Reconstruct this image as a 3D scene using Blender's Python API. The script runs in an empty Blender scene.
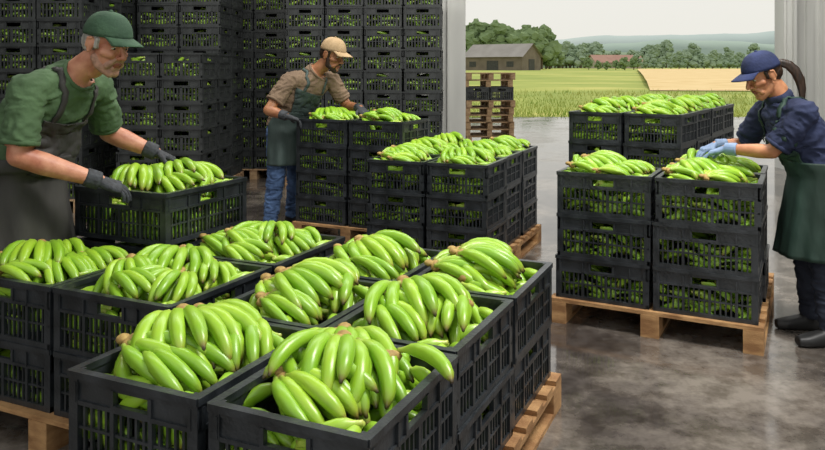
import bpy, bmesh, math, random
import numpy as np
from mathutils import Vector, Matrix, noise
from mathutils.bvhtree import BVHTree
random.seed(7)
R=random.random
def U(a,b): return a+(b-a)*R()
scene=bpy.context.scene
COL=scene.collection
# ------------------------------------------------------------ materials
def lin(h):
    h=h.lstrip('#'); o=[]
    for i in (0,2,4):
        c=int(h[i:i+2],16)/255; o.append(c/12.92 if c<=.04045 else ((c+.055)/1.055)**2.4)
    return (o[0],o[1],o[2],1)
def mat(name,c1,c2=None,scale=8,rough=.6,bump=0,bscale=None,metal=0,stretch=(1,1,1),detail=4,spec=.5,bdist=.01):
    m=bpy.data.materials.new(name); m.use_nodes=True
    nt=m.node_tree; b=nt.nodes['Principled BSDF']
    b.inputs['Roughness'].default_value=rough; b.inputs['Metallic'].default_value=metal
    b.inputs['Specular IOR Level'].default_value=spec
    a=lin(c1); d=lin(c2) if c2 else a
    tc=nt.nodes.new('ShaderNodeTexCoord'); mp=nt.nodes.new('ShaderNodeMapping'); mp.inputs['Scale'].default_value=stretch
    nt.links.new(tc.outputs['Object'],mp.inputs['Vector'])
    n=nt.nodes.new('ShaderNodeTexNoise'); n.inputs['Scale'].default_value=scale; n.inputs['Detail'].default_value=detail
    nt.links.new(mp.outputs[0],n.inputs['Vector'])
    r=nt.nodes.new('ShaderNodeValToRGB'); r.color_ramp.elements[0].position=.35; r.color_ramp.elements[1].position=.65
    r.color_ramp.elements[0].color=a; r.color_ramp.elements[1].color=d
    nt.links.new(n.outputs['Fac'],r.inputs['Fac']); nt.links.new(r.outputs['Color'],b.inputs['Base Color'])
    if bump:
        n2=nt.nodes.new('ShaderNodeTexNoise'); n2.inputs['Scale'].default_value=bscale or scale*3; n2.inputs['Detail'].default_value=3
        nt.links.new(mp.outputs[0],n2.inputs['Vector'])
        bp=nt.nodes.new('ShaderNodeBump'); bp.inputs['Strength'].default_value=bump; bp.inputs['Distance'].default_value=bdist
        nt.links.new(n2.outputs['Fac'],bp.inputs['Height']); nt.links.new(bp.outputs[0],b.inputs['Normal'])
    return m
M_crate=mat('black_plastic','#1a1e21','#32363a',9,.30,.18,60,detail=8,spec=.6)
M_crate_far=mat('black_plastic_far','#212425','#303333',10,.42)  # far crates: narrower grey range, rougher than the near plastic
M_wood=mat('pallet_wood','#86603a','#b58d5e',3,.75,.4,30,stretch=(3,3,8))
M_woodold=mat('old_pallet_wood','#7d6144','#a58a68',3,.8,.4,30,stretch=(3,3,8))
M_metal=mat('corrugated_steel','#b4b5b0','#c6c7c2',2,.45,0,metal=.0,stretch=(1,1,.2))
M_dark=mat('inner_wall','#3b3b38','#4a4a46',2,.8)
M_roof=mat('ceiling_steel','#6f706d','#80817e',1,.6)
M_skinM=mat('skin_tan','#aa6a50','#cb9173',14,.48,.35,90,bdist=.004)
M_stub=mat('stubble_grey','#94705c','#b58a74',60,.6,.4,200,bdist=.003)
M_skinM2=mat('skin_brown','#8f5b3b','#ad7955',14,.48,.25,100,bdist=.003)
M_skinW=mat('skin_warm','#ad7250','#c48b64',14,.48,.1,120,bdist=.002)
M_lip=mat('lips','#8a4b3d',rough=.5)
M_hairG=mat('hair_grey','#85827c','#bdbab3',60,.7,.5,150,stretch=(1,1,.3),bdist=.004)
M_hairD=mat('hair_dark','#1a120c','#382618',70,.45,.8,90,stretch=(1,1,.25),bdist=.006)
M_eye=mat('eye_white','#cfc8bd',rough=.3); M_pup=mat('iris','#20150f',rough=.2)
M_green=mat('green_tshirt','#394f33','#4b6543',4,.88,.8,11,bdist=.02)
M_brown=mat('brown_tshirt','#675544','#7d6954',4,.88,.8,11,bdist=.02)
M_navy=mat('navy_polo','#1b233e','#2a3352',4,.88,.8,11,bdist=.02)
M_apD=mat('dark_apron','#282725','#3e3d39',4,.7,.8,8,bdist=.025,stretch=(1,1,.35))
M_apG=mat('grey_green_apron','#2f3d3a','#43544f',4,.7,.8,8,bdist=.025,stretch=(1,1,.35))
M_apW=mat('green_apron','#1b3027','#284339',4,.7,.8,8,bdist=.025,stretch=(1,1,.35))
M_jean=mat('jeans','#32486a','#506b94',9,.85,.7,12,bdist=.02)
M_pantD=mat('dark_trousers','#1d2230','#2a303f',8,.85,.6,14,bdist=.015)
M_shoe=mat('black_shoe','#151515','#222222',8,.5)
M_glove=mat('dark_glove','#26282b','#3a3e43',40,.75,.6,90,bdist=.004)
M_gloveW=mat('blue_glove','#6f86a8','#8399b8',30,.6)
M_capG=mat('cap_green','#2b4532','#3a573f',12,.85,.3,60); M_capK=mat('cap_khaki','#a08763','#b59b76',12,.85,.3,60); M_capN=mat('cap_navy','#1b2647','#27335c',12,.85,.3,60)

def banana_mat(name,dk=1.0):
    m=bpy.data.materials.new(name); m.use_nodes=True; nt=m.node_tree; b=nt.nodes['Principled BSDF']
    b.inputs['Roughness'].default_value=.34; b.inputs['Specular IOR Level'].default_value=.55
    at=nt.nodes.new('ShaderNodeAttribute'); at.attribute_name='bt'
    sp=nt.nodes.new('ShaderNodeSeparateColor'); nt.links.new(at.outputs['Color'],sp.inputs[0])
    tc=nt.nodes.new('ShaderNodeTexCoord'); nz=nt.nodes.new('ShaderNodeTexNoise'); nz.inputs['Scale'].default_value=18; nz.inputs['Detail'].default_value=3
    nt.links.new(tc.outputs['Object'],nz.inputs['Vector'])
    r=nt.nodes.new('ShaderNodeValToRGB'); cr=r.color_ramp
    cr.elements[0].position=0; cr.elements[0].color=lin('#b6bd62')
    cr.elements[1].position=1; cr.elements[1].color=lin('#3a2c18')
    for p,c in ((.10,'#a8c24a'),(.3,'#98be36'),(.8,'#8db52d'),(.91,'#98ae3e'),(.95,'#857a3a'),(.975,'#4a3b1c')):
        e=cr.elements.new(p); e.color=lin(c)
    nt.links.new(sp.outputs[0],r.inputs['Fac'])
    ad=nt.nodes.new('ShaderNodeMath'); ad.operation='MULTIPLY_ADD'; nt.links.new(nz.outputs['Fac'],ad.inputs[0]); ad.inputs[1].default_value=.7
    ml=nt.nodes.new('ShaderNodeMath'); ml.operation='MULTIPLY_ADD'; nt.links.new(sp.outputs[1],ml.inputs[0]); ml.inputs[1].default_value=.7; ml.inputs[2].default_value=-.2
    nt.links.new(ml.outputs[0],ad.inputs[2])
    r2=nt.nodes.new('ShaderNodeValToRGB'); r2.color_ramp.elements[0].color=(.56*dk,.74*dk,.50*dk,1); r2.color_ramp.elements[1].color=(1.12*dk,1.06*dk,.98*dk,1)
    nt.links.new(ad.outputs[0],r2.inputs['Fac'])
    mx=nt.nodes.new('ShaderNodeMix'); mx.data_type='RGBA'; mx.blend_type='MULTIPLY'; mx.inputs[0].default_value=.95
    nt.links.new(r.outputs[0],mx.inputs[6]); nt.links.new(r2.outputs[0],mx.inputs[7])
    nt.links.new(mx.outputs[2],b.inputs['Base Color'])
    return m
M_ban=banana_mat('green_banana'); M_banS=banana_mat('green_banana_shaded',.6)  # second copy darkened: shade inside the tower crates put into the colour
M_crown=mat('banana_crown','#8d6f3c','#ae9350',60,.7)

def floor_mat():
    m=bpy.data.materials.new('wet_concrete'); m.use_nodes=True; nt=m.node_tree; b=nt.nodes['Principled BSDF']
    tc=nt.nodes.new('ShaderNodeTexCoord')
    def N(s,d=6,st=None):
        n=nt.nodes.new('ShaderNodeTexNoise'); n.inputs['Scale'].default_value=s; n.inputs['Detail'].default_value=d
        n.inputs['Roughness'].default_value=.68
        nt.links.new(tc.outputs['Object'],n.inputs['Vector']); return n
    n1=N(.9,8); n2=N(6,8); n3=N(30,4)
    r=nt.nodes.new('ShaderNodeValToRGB'); r.color_ramp.elements[0].position=.43; r.color_ramp.elements[1].position=.58
    r.color_ramp.elements[0].color=lin('#4a4440'); r.color_ramp.elements[1].color=lin('#827a71')
    nt.links.new(n1.outputs['Fac'],r.inputs['Fac'])
    r2=nt.nodes.new('ShaderNodeValToRGB'); r2.color_ramp.elements[0].position=.40; r2.color_ramp.elements[1].position=.58
    r2.color_ramp.elements[0].color=(.52,.50,.48,1); r2.color_ramp.elements[1].color=(1,1,1,1)
    nt.links.new(n2.outputs['Fac'],r2.inputs['Fac'])
    mx=nt.nodes.new('ShaderNodeMix'); mx.data_type='RGBA'; mx.blend_type='MULTIPLY'; mx.inputs[0].default_value=1
    nt.links.new(r.outputs[0],mx.inputs[6]); nt.links.new(r2.outputs[0],mx.inputs[7]); nt.links.new(mx.outputs[2],b.inputs['Base Color'])
    r3=nt.nodes.new('ShaderNodeMapRange'); r3.inputs[1].default_value=.47; r3.inputs[2].default_value=.58; r3.inputs[3].default_value=.02; r3.inputs[4].default_value=.20
    nt.links.new(n1.outputs['Fac'],r3.inputs[0]); nt.links.new(r3.outputs[0],b.inputs['Roughness'])
    b.inputs['Specular IOR Level'].default_value=1.0; b.inputs['IOR'].default_value=1.55
    bp=nt.nodes.new('ShaderNodeBump'); bp.inputs['Strength'].default_value=.16; bp.inputs['Distance'].default_value=.003
    nt.links.new(n3.outputs['Fac'],bp.inputs['Height']); nt.links.new(bp.outputs[0],b.inputs['Normal'])
    return m
M_floor=floor_mat()

# ------------------------------------------------------------ helpers
def link(ob,parent=None,name=None):
    COL.objects.link(ob)
    if parent is not None: ob.parent=parent
    return ob
def obj(name,me,loc=(0,0,0),rz=0,parent=None):
    o=bpy.data.objects.new(name,me); o.location=loc; o.rotation_euler=(0,0,rz); return link(o,parent)
def empty(name,loc=(0,0,0),rz=0):
    o=bpy.data.objects.new(name,None); o.empty_display_size=.1; o.location=loc; o.rotation_euler=(0,0,rz); COL.objects.link(o); return o
class MB:
    def __init__(s): s.v=[];s.f=[];s.m=[]
    def box(s,x0,x1,y0,y1,z0,z1,mi=0):
        n=len(s.v)
        s.v+=[(x0,y0,z0),(x1,y0,z0),(x1,y1,z0),(x0,y1,z0),(x0,y0,z1),(x1,y0,z1),(x1,y1,z1),(x0,y1,z1)]
        s.f+=[(n,n+3,n+2,n+1),(n+4,n+5,n+6,n+7),(n,n+1,n+5,n+4),(n+1,n+2,n+6,n+5),(n+2,n+3,n+7,n+6),(n+3,n,n+4,n+7)]
        s.m+=[mi]*6
    def mesh(s,name,mats,smooth=False):
        me=bpy.data.meshes.new(name); me.from_pydata([tuple(v) for v in s.v],[],s.f)
        for m in mats: me.materials.append(m)
        if any(s.m): me.polygons.foreach_set('material_index',s.m)
        if smooth: me.polygons.foreach_set('use_smooth',[True]*len(me.polygons))
        me.update(); return me

# ------------------------------------------------------------ people
V=Vector
def cap_geo(p0,r0,p1,r1,seg=14,hemi=4,flat=False):
    p0=V(p0);p1=V(p1); d=(p1-p0); L=d.length; d=d/L if L>1e-6 else V((0,0,1))
    a=d.cross(V((0,0,1))); a=a.normalized() if a.length>.01 else V((1,0,0)); b=d.cross(a)
    rings=[]
    for i in range(1,hemi+1):
        t=math.pi/2*i/hemi; rings.append((p0-d*r0*math.cos(t)*(0.25 if flat else 1),r0*math.sin(t)))
    for i in range(hemi,0,-1):
        t=math.pi/2*i/hemi; rings.append((p1+d*r1*math.cos(t)*(0.25 if flat else 1),r1*math.sin(t)))
    v=[];f=[]
    for c,r in rings:
        for k in range(seg):
            th_=2*math.pi*k/seg; v.append(c+a*math.cos(th_)*r+b*math.sin(th_)*r)
    n=len(rings)
    for i in range(n-1):
        for k in range(seg): j=(k+1)%seg; f.append((i*seg+k,i*seg+j,(i+1)*seg+j,(i+1)*seg+k))
    f.append(tuple(reversed(range(seg)))); f.append(tuple((n-1)*seg+k for k in range(seg)))
    return v,f
def ell_geo(c,rx,ry,rz,M=None,a=10,bn=16):
    v=[];f=[]
    for i in range(1,a):
        ph=math.pi*i/a
        for j in range(bn):
            t=2*math.pi*j/bn; p=V((rx*math.sin(ph)*math.cos(t),ry*math.sin(ph)*math.sin(t),rz*math.cos(ph)))
            if M: p=M@p
            v.append(p+V(c))
    for i in range(a-2):
        for j in range(bn): k=(j+1)%bn; f.append((i*bn+j,(i+1)*bn+j,(i+1)*bn+k,i*bn+k))
    f.append(tuple(range(bn))); f.append(tuple((a-2)*bn+j for j in reversed(range(bn))))
    return v,f
def loft_geo(rings,seg=24,p=2.0):
    v=[];f=[]
    for c,A,B in rings:
        for k in range(seg):
            t=2*math.pi*k/seg; ct,st=math.cos(t),math.sin(t)
            ct=math.copysign(abs(ct)**(2/p),ct); st=math.copysign(abs(st)**(2/p),st)
            v.append(V(c)+A*ct+B*st)
    n=len(rings)
    for i in range(n-1):
        for k in range(seg): j=(k+1)%seg; f.append((i*seg+k,i*seg+j,(i+1)*seg+j,(i+1)*seg+k))
    f.append(tuple(reversed(range(seg)))); f.append(tuple((n-1)*seg+k for k in range(seg)))
    return v,f
def fuse(name,prims,mats,voxel,smooth=4,wrinkle=None,parent=None,mtx=None,relabel=None):
    bm=bmesh.new(); trees={}
    per={}
    for lab,(v,f) in prims:
        vs=[bm.verts.new(p) for p in v]
        for q in f: bm.faces.new([vs[i] for i in q])
        L=per.setdefault(lab,([],[])); o=len(L[0]); L[0].extend(v); L[1].extend([tuple(i+o for i in q) for q in f])
    bmesh.ops.recalc_face_normals(bm,faces=bm.faces)
    me=bpy.data.meshes.new('tmp'); bm.to_mesh(me); bm.free()
    o=bpy.data.objects.new('tmp',me); COL.objects.link(o)
    r=o.modifiers.new('r','REMESH'); r.mode='VOXEL'; r.voxel_size=voxel
    s=o.modifiers.new('s','SMOOTH'); s.factor=.5; s.iterations=smooth
    dg=bpy.context.evaluated_depsgraph_get(); dg.update()
    m2=bpy.data.meshes.new_from_object(o.evaluated_get(dg)); m2.name=name
    bpy.data.objects.remove(o); bpy.data.meshes.remove(me)
    m2.materials.clear()
    labs=list(per.keys())
    um=[]; 
    for l in labs:
        if mats[l] not in um: um.append(mats[l])
    for m in um: m2.materials.append(m)
    flabel=[]; mis=[]
    m2.polygons.foreach_set('use_smooth',[True]*len(m2.polygons))
    if len(labs)>1:
        for l in labs: trees[l]=BVHTree.FromPolygons([tuple(x) for x in per[l][0]],per[l][1])
        nv=len(m2.vertices); co=np.empty(nv*3); m2.vertices.foreach_get('co',co); co=co.reshape(-1,3)
        polys=[tuple(p.vertices) for p in m2.polygons]
        for pv in polys:
            c=V(co[list(pv)].mean(axis=0)); best=None;bd=9
            for l in labs:
                h=trees[l].find_nearest(c,bd)
                if h[0] is not None and h[3]<bd: bd=h[3];best=l
            if relabel: best=relabel(c,best)
            flabel.append(best); mis.append(um.index(mats[best]))
        m2.polygons.foreach_set('material_index',mis)
        if wrinkle:
            no=np.empty(nv*3); m2.vertices.foreach_get('normal',no); no=no.reshape(-1,3)
            cl=np.zeros(nv,bool)
            for pv,l in zip(polys,flabel):
                if l in wrinkle: cl[list(pv)]=True
            for i in np.nonzero(cl)[0]:
                x,y,z=co[i]
                w1=noise.noise(V((x*7,y*7,z*12)))
                w2=1-2*abs(noise.noise(V((x*9+7+w1,y*9,z*17+w1*2))))
                w3=1-2*abs(noise.noise(V((x*19+3,y*19+w1*2,z*30))))
                co[i]+=no[i]*(w1*.008+w2*.011+w3*.005)
            m2.vertices.foreach_set('co',co.ravel())
    m2.update()
    if mtx: m2.transform(mtx)
    ob=bpy.data.objects.new(name,m2); link(ob,parent); return ob,flabel
def ring(name,bvh,c,ax,rt,m,parent,maxr=.16,out=.002,n=36,w=1.6):
    ax=ax.normalized(); a=ax.cross(V((0,0,1))); a=a.normalized() if a.length>.05 else V((1,0,0)); b_=ax.cross(a)
    pts=[]
    for i in range(n):
        t=2*math.pi*i/n; d=a*math.cos(t)+b_*math.sin(t); h=bvh.ray_cast(c,d,maxr)
        pts.append((c+d*((h[3] if h[0] is not None else maxr*.5)+out),d))
    rr=[(p-c).length for p,_ in pts]
    for _ in range(2): rr=[(rr[i-1]+2*rr[i]+rr[(i+1)%n])/4 for i in range(n)]
    B=MB(); s=8
    for i in range(n):
        d=pts[i][1]; p=c+d*rr[i]
        for k in range(s):
            t=2*math.pi*k/s; B.v.append(p+d*math.cos(t)*rt+ax*math.sin(t)*rt*w)
    for i in range(n):
        for k in range(s):
            j=(i+1)%n; l=(k+1)%s; B.f.append((i*s+k,j*s+k,j*s+l,i*s+l)); B.m.append(0)
    return obj(name,B.mesh(name,[m],True),parent=parent)
def hand_geo(w,f,n,right,curl=.5,sc=1,spread=1,fat=1.0,cuff=None):
    f=V(f).normalized(); n=V(n); n=(n-f*n.dot(f)).normalized(); s=f.cross(n)*(1 if right else -1); w=V(w)
    P=[]
    P.append(('g',loft_geo([(w-f*.01*sc,s*.026*sc*fat,n*.019*sc*fat),(w+f*.02*sc,s*.031*sc*fat,n*.018*sc*fat),(w+f*.055*sc,s*.041*sc*fat,n*.016*sc*fat),(w+f*.09*sc,s*.042*sc*fat,n*.013*sc*fat),(w+f*.098*sc,s*.036*sc*fat,n*.009*sc*fat)],16,2.4)))
    for off,L,k in ((.031,.072,0),(.0105,.081,1),(-.0105,.075,2),(-.031,.058,3)):
        p=w+f*(.088-.004*abs(k-1))*sc+s*off*sc*1.08; base=(f+s*off*3.6*spread).normalized(); rr=.0088*sc*fat*(.9 if k==3 else 1)
        P.append(('g',cap_geo(p-n*.006*sc,.0100*sc*fat,p-n*.005*sc-f*.012,.0095*sc*fat,10,3)))
        nb=(n-base*n.dot(base)).normalized(); tot=0
        for q,fr in enumerate((.45,.31,.24)):
            tot+=curl*(.55,1,.8)[q]*(1+.08*k)
            d=base*math.cos(tot)+nb*math.sin(tot)
            p2=p+d*L*fr*sc; P.append(('g',cap_geo(p,rr,p2,rr*.92,10,3))); p=p2; rr*=.93
    p=w+f*.028*sc+s*.026*sc; d=(f*.62+s*.72+n*.28).normalized()
    p2=p+d*.043*sc; P.append(('g',cap_geo(p,.0125*sc*fat,p2,.0105*sc*fat,10,3)))
    d=(f*.85+s*.25+n*.45).normalized(); P.append(('g',cap_geo(p2,.0105*sc*fat,p2+d*.034*sc,.009*sc*fat,10,3)))
    if cuff is not None:
        c=V(cuff); dd=(w-c).normalized(); P.append(('g',cap_geo(w-dd*.06,.039*sc,w,.032*sc*fat,14,3,True)))
    return P
def person(name,J,cfg):
    root=empty(name,(J['hip'][0],J['hip'][1],0)); off=V((J['hip'][0],J['hip'][1],0)); 
    J={k:(V(v)-off if k not in('fwd','face') else V(v)) for k,v in J.items()}
    fw=J['fwd'].normalized(); S=cfg.get('S',1)
    lat=(J['shL']-J['shR']).normalized(); hip,chest,neck=J['hip'],J['chest'],J['neck']
    spine=(neck-hip).normalized()
    F1=lat.cross(spine).normalized(); F1=F1 if F1.dot(fw)>0 else -F1
    hl=(J['hpL']-J['hpR']).normalized(); F0=hl.cross(V((0,0,1))); F0=F0 if F0.dot(fw)>0 else -F0
    sm=(J['shL']+J['shR'])/2
    wst=hip.lerp(chest,.45); bl=cfg.get('belly',0)
    P=[]
    P.append(('shirt',loft_geo([
        (hip+V((0,0,-.02)),hl*.165*S,F0*.125*S),
        (hip.lerp(chest,.2),hl*.172*S,F0*(.13+bl*.6)*S),
        (wst+F1*bl*.5,lat*(.155+bl*.4)*S,F1*(.118+bl)*S),
        (wst.lerp(chest,.5)+F1*bl*.3,lat*(.165+bl*.2)*S,F1*(.122+bl*.6)*S),
        (chest,lat*.18*S,F1*.128*S),
        (chest.lerp(sm,.6),lat*.182*S,F1*.118*S),
        (sm+spine*.015,lat*.150*S,F1*.095*S),
        (sm.lerp(neck,.6)+spine*.02,lat*.095*S,F1*.075*S)],28,2.3)))
    if cfg.get('bust'):
        for s in(-1,1): P.append(('shirt',ell_geo(chest+F1*.085+lat*.07*s-spine*.0,.07,.065,.07)))
    P.append(('pants',loft_geo([(hip+V((0,0,-.14)),hl*.15*S,F0*.10*S),(hip+V((0,0,-.08)),hl*.168*S,F0*.128*S),(hip+V((0,0,0)),hl*.160*S,F0*.12*S)],24,2.3)))
    fs=cfg.get('arm',1); mids={}
    for s in 'LR':
        sh,el,wr=J['sh'+s],J['el'+s],J['wr'+s]; mid=sh.lerp(el,cfg.get('sleeve',.7)); mids[s]=(mid,(el-sh).normalized())
        inn=sh.lerp(sm,.45)
        P.append(('shirt',cap_geo(inn,.072*S,sh,.064*S)))
        P.append(('shirt',cap_geo(sh,.065*S,mid,.066*S,16,4,True)))
        P.append(('skin',cap_geo(sh,.048*S*fs,el,.041*S*fs))); 
        fm=el.lerp(wr,.3); P.append(('skin',cap_geo(el,.041*S*fs,fm,.0435*S*fs))); P.append(('skin',cap_geo(fm,.0435*S*fs,wr,.027*S*fs)))
        hp,kn,an,to=J['hp'+s],J['kn'+s],J['an'+s],J['to'+s]
        P.append(('pants',cap_geo(hp,.098*S,kn,.066*S))); P.append(('pants',cap_geo(kn,.066*S,kn.lerp(an,.35),.063*S)));P.append(('pants',cap_geo(kn.lerp(an,.35),.063*S,an+V((0,0,.0)),.052*S,14,4,True)))
        td=(to-an); td.z=0; td.normalize(); g=V((an.x,an.y,0)); sl=td.cross(V((0,0,1)))
        Ltoe=.20*S
        P.append(('shoe',loft_geo([(g-td*.075+V((0,0,.04)),sl*.02,V((0,0,.03))),(g-td*.06+V((0,0,.045)),sl*.036,V((0,0,.045))),(g+V((0,0,.05)),sl*.042,V((0,0,.05))),(g+td*.07+V((0,0,.042)),sl*.045,V((0,0,.042))),(g+td*Ltoe*.75+V((0,0,.032)),sl*.048,V((0,0,.032))),(g+td*Ltoe+V((0,0,.028)),sl*.03,V((0,0,.024)))],16,2.5)))
        P.append(('shoe',cap_geo(g+V((0,0,.06)),.045,g+V((0,0,.11)),.045)))
    hc=J['head']; ff=J['face'].normalized(); up=V((0,0,1)); lf=up.cross(ff).normalized(); uu=ff.cross(lf).normalized()
    HM=Matrix((( ff.x,lf.x,uu.x,hc.x),(ff.y,lf.y,uu.y,hc.y),(ff.z,lf.z,uu.z,hc.z),(0,0,0,1)))
    hs=cfg.get('hs',1); HM=HM@Matrix.Scale(hs,4)
    nb=HM@V((-.03,0,-.07))
    na_=(nb-neck).normalized(); q0=neck+na_*.012
    P.append(('skin',cap_geo(neck-spine*.03,.060*S,nb,.055*S)))
    P.append(('shirt',cap_geo(neck-spine*.045,.084*S,neck-spine*.01+(nb-neck)*.12,.069*S,16,3,True)))
    md={'shirt':cfg['shirt'],'pants':cfg['pants'],'skin':cfg['skin'],'shoe':cfg['shoe']}
    def rl(c,l):
        if (c-neck).length<.15 and l in('skin','shirt'):
            if (c-q0).dot(na_)>0 and ((c-q0)-na_*(c-q0).dot(na_)).length<.085*S: return 'skin'
            if (c-q0).dot(na_)<=0: return 'shirt'
        return l
    body,fl=fuse('body',P,md,.0075,5,('shirt','pants'),root,None,rl)
    bt=BVHTree.FromPolygons([tuple(v.co) for v in body.data.vertices],[tuple(p.vertices) for p in body.data.polygons])
    ring('collar',bt,q0,na_,.008 if not cfg.get('polo') else .012,cfg['shirt'],root,.13,.001,w=1.6 if not cfg.get('polo') else 2.2)
    for s in 'LR':
        m_,a_=mids[s]; ring('sleeve_hem_'+s,bt,m_+a_*.006,a_,.006,cfg['shirt'],root,.11,.001,w=2)
    for s in 'LR':
        HP=hand_geo(J['wr'+s],V(cfg['hf'+s]),V(cfg['hn'+s]),s=='R',cfg.get('curl'+s,.5),S*1.02,1,cfg.get('fat',1.12),J['el'+s])
        fuse('hand_'+('left' if s=='L' else 'right'),HP,{'g':cfg['glove']},.0034,2,None,root)
    H=[]; jw='stub' if cfg.get('stub') else 'skin'
    H.append(('skin',ell_geo((-.012,0,.035),.097,.075,.092)))
    H.append(('skin',ell_geo((.022,0,-.030),.067,.058,.086)))
    H.append(('skin',ell_geo((.030,0,-.002),.056,.061,.056)))
    for s in(-1,1):
        H.append((jw,cap_geo((.008,.052*s,-.060),.018,(.030,.042*s,-.086),.020)))
        H.append((jw,cap_geo((.030,.042*s,-.086),.020,(.068,.013*s,-.108),.019)))
    H.append((jw,cap_geo((.070,-.008,-.106),.019,(.070,.008,-.106),.019)))
    H.append((jw,cap_geo((.078,-.014,-.085),.010,(.078,.014,-.085),.010)))
    H.append(('skin',cap_geo((-.02,0,-.05),.052,(-.045,0,-.12),.052)))
    H.append(('skin',cap_geo((.083,0,.016),.008,(.109,0,-.024),.0115)))
    H.append(('skin',ell_geo((.109,0,-.028),.013,.013,.011)))
    for s in(-1,1):
        H.append(('skin',ell_geo((.099,.014*s,-.033),.012,.008,.009)))
        H.append(('skin',cap_geo((.086,.012*s,.024),.010,(.066,.048*s,.024),.010)))
        H.append(('hair',cap_geo((.0950,.014*s,.0275),.0050,(.078,.046*s,.0285),.0040)))
        H.append(('skin',cap_geo((.070,.032*s,-.026),.019,(.044,.050*s,-.026),.018)))
        H.append((jw,cap_geo((.084,.020*s,-.045),.010,(.066,.036*s,-.075),.014)))
        H.append(('skin',ell_geo((-.010,.077*s,-.010),.019,.009,.032)))
        H.append(('skin',cap_geo((-.022,.085*s,.014),.0055,(-.024,.083*s,-.020),.0055)))
        H.append(('skin',cap_geo((-.022,.085*s,.014),.0055,(-.004,.084*s,.020),.0055)))
        H.append(('skin',ell_geo((-.008,.080*s,-.036),.009,.006,.009)))
    H.append(('lip',cap_geo((.0850,-.018,-.0650),.0045,(.0915,0,-.0620),.0052))); H.append(('lip',cap_geo((.0850,.018,-.0650),.0045,(.0915,0,-.0620),.0052)))
    H.append(('lip',cap_geo((.0865,-.012,-.0725),.0050,(.0865,.012,-.0725),.0050)))
    H.append((jw,cap_geo((.079,0,-.048),.014,(.074,0,-.075),.014)))
    H.append(('hair',ell_geo((-.026,0,.030),.092,.0795,.088)))
    H.append(('hair',ell_geo((-.055,0,-.010),.058,.070,.062)))
    for s in(-1,1): H.append(('hair',cap_geo((.016,.069*s,.02),.010,(.014,.067*s,-.014),.008)))
    if cfg.get('beard'):
        for s in(-1,1):
            H.append(('hair',cap_geo((.012,.063*s,-.03),.012,(.022,.052*s,-.078),.020)))
            H.append(('hair',cap_geo((.022,.050*s,-.080),.021,(.070,.012*s,-.110),.021)))
            H.append(('hair',cap_geo((.094,.004*s,-.050),.006,(.080,.028*s,-.062),.0065)))
            H.append(('hair',cap_geo((.080,.028*s,-.062),.006,(.070,.026*s,-.095),.012)))
        H.append(('hair',cap_geo((.074,0,-.088),.012,(.068,0,-.112),.022)))
    hd,_=fuse('head',H,{'skin':cfg['skin'],'stub':M_stub,'hair':cfg['hair'],'lip':M_lip},.0034,2,None,root,HM)
    inv=HM.inverted()
    bv=BVHTree.FromPolygons([tuple(inv@v.co) for v in hd.data.vertices],[tuple(p.vertices) for p in hd.data.polygons])
    for s in(-1,1):
        hit=bv.ray_cast(V((.2,.031*s,.004)),V((-1,0,0)))
        c=hit[0]+V((-.0080,0,0))
        for nm,cc,r,m in (('eye',c,.0118,M_eye),('iris',c+V((.0070,0.0,-.002)),.0062,M_pup)):
            v,f=ell_geo(cc,r,r,r*.8 if nm=='eye' else r); me=bpy.data.meshes.new(nm); me.from_pydata([tuple(HM@x) for x in v],[],f); me.materials.append(m)
            me.polygons.foreach_set('use_smooth',[True]*len(me.polygons)); obj('%s_%s'%(nm,'left' if s>0 else 'right'),me,parent=root)
        for dz,rr,tag in ((.0062,.0058,'upper'),(-.0085,.0042,'lower')):
            g,f=cap_geo(c+V((.0035,-.011,dz)),rr,c+V((.0035,.011,dz)),rr); me=bpy.data.meshes.new('eyelid'); me.from_pydata([tuple(HM@x) for x in g],[],f); me.materials.append(cfg['skin'])
            me.polygons.foreach_set('use_smooth',[True]*len(me.polygons)); obj('eyelid_%s_%s'%(tag,'left' if s>0 else 'right'),me,parent=root)
    b=MB(); na=36; nb_=10; T=Matrix.Translation((-.012,0,.048))@Matrix.Rotation(math.radians(cfg.get('captilt',-10)),4,'Y')
    for i in range(nb_+1):
        ph=math.pi/2*i/nb_
        for j in range(na):
            t=2*math.pi*j/na; rr=math.cos(ph)**.8 if i<nb_ else .02
            seam=1-.018*(abs(math.cos(3*t))**16)
            b.v.append(T@V((.109*rr*math.cos(t)*seam,.0885*rr*math.sin(t)*seam,-.020+.103*math.sin(ph))))
    for i in range(nb_):
        for j in range(na): k=(j+1)%na; b.f.append((i*na+j,i*na+k,(i+1)*na+k,(i+1)*na+j)); b.m.append(0)
    n0=len(b.v); nr=7; nw=17
    for i in range(nw):
        a=math.radians(-58+116*i/(nw-1)); 
        for j in range(nr):
            q=j/(nr-1); x=.107*math.cos(a); y=.0865*math.sin(a)
            ext=.078*math.cos(a)**.7
            b.v.append(T@V((x+q*ext,y*(1+.02*q),-.014-.008*q-.020*(math.sin(a)**2)*q-.010*q*q)))
    for i in range(nw-1):
        for j in range(nr-1): b.f.append((n0+i*nr+j,n0+i*nr+j+1,n0+(i+1)*nr+j+1,n0+(i+1)*nr+j)); b.m.append(0)
    bx=len(b.v); v,f=ell_geo(T@V((0,0,.084)),.009,.009,.006); b.v+=v; b.f+=[tuple(i+bx for i in q) for q in f]; b.m+=[0]*len(f)
    me=b.mesh('cap',[cfg['cap']],True); me.transform(HM); c=obj('baseball_cap',me,parent=root); sd=c.modifiers.new('s','SOLIDIFY'); sd.thickness=.004
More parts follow.
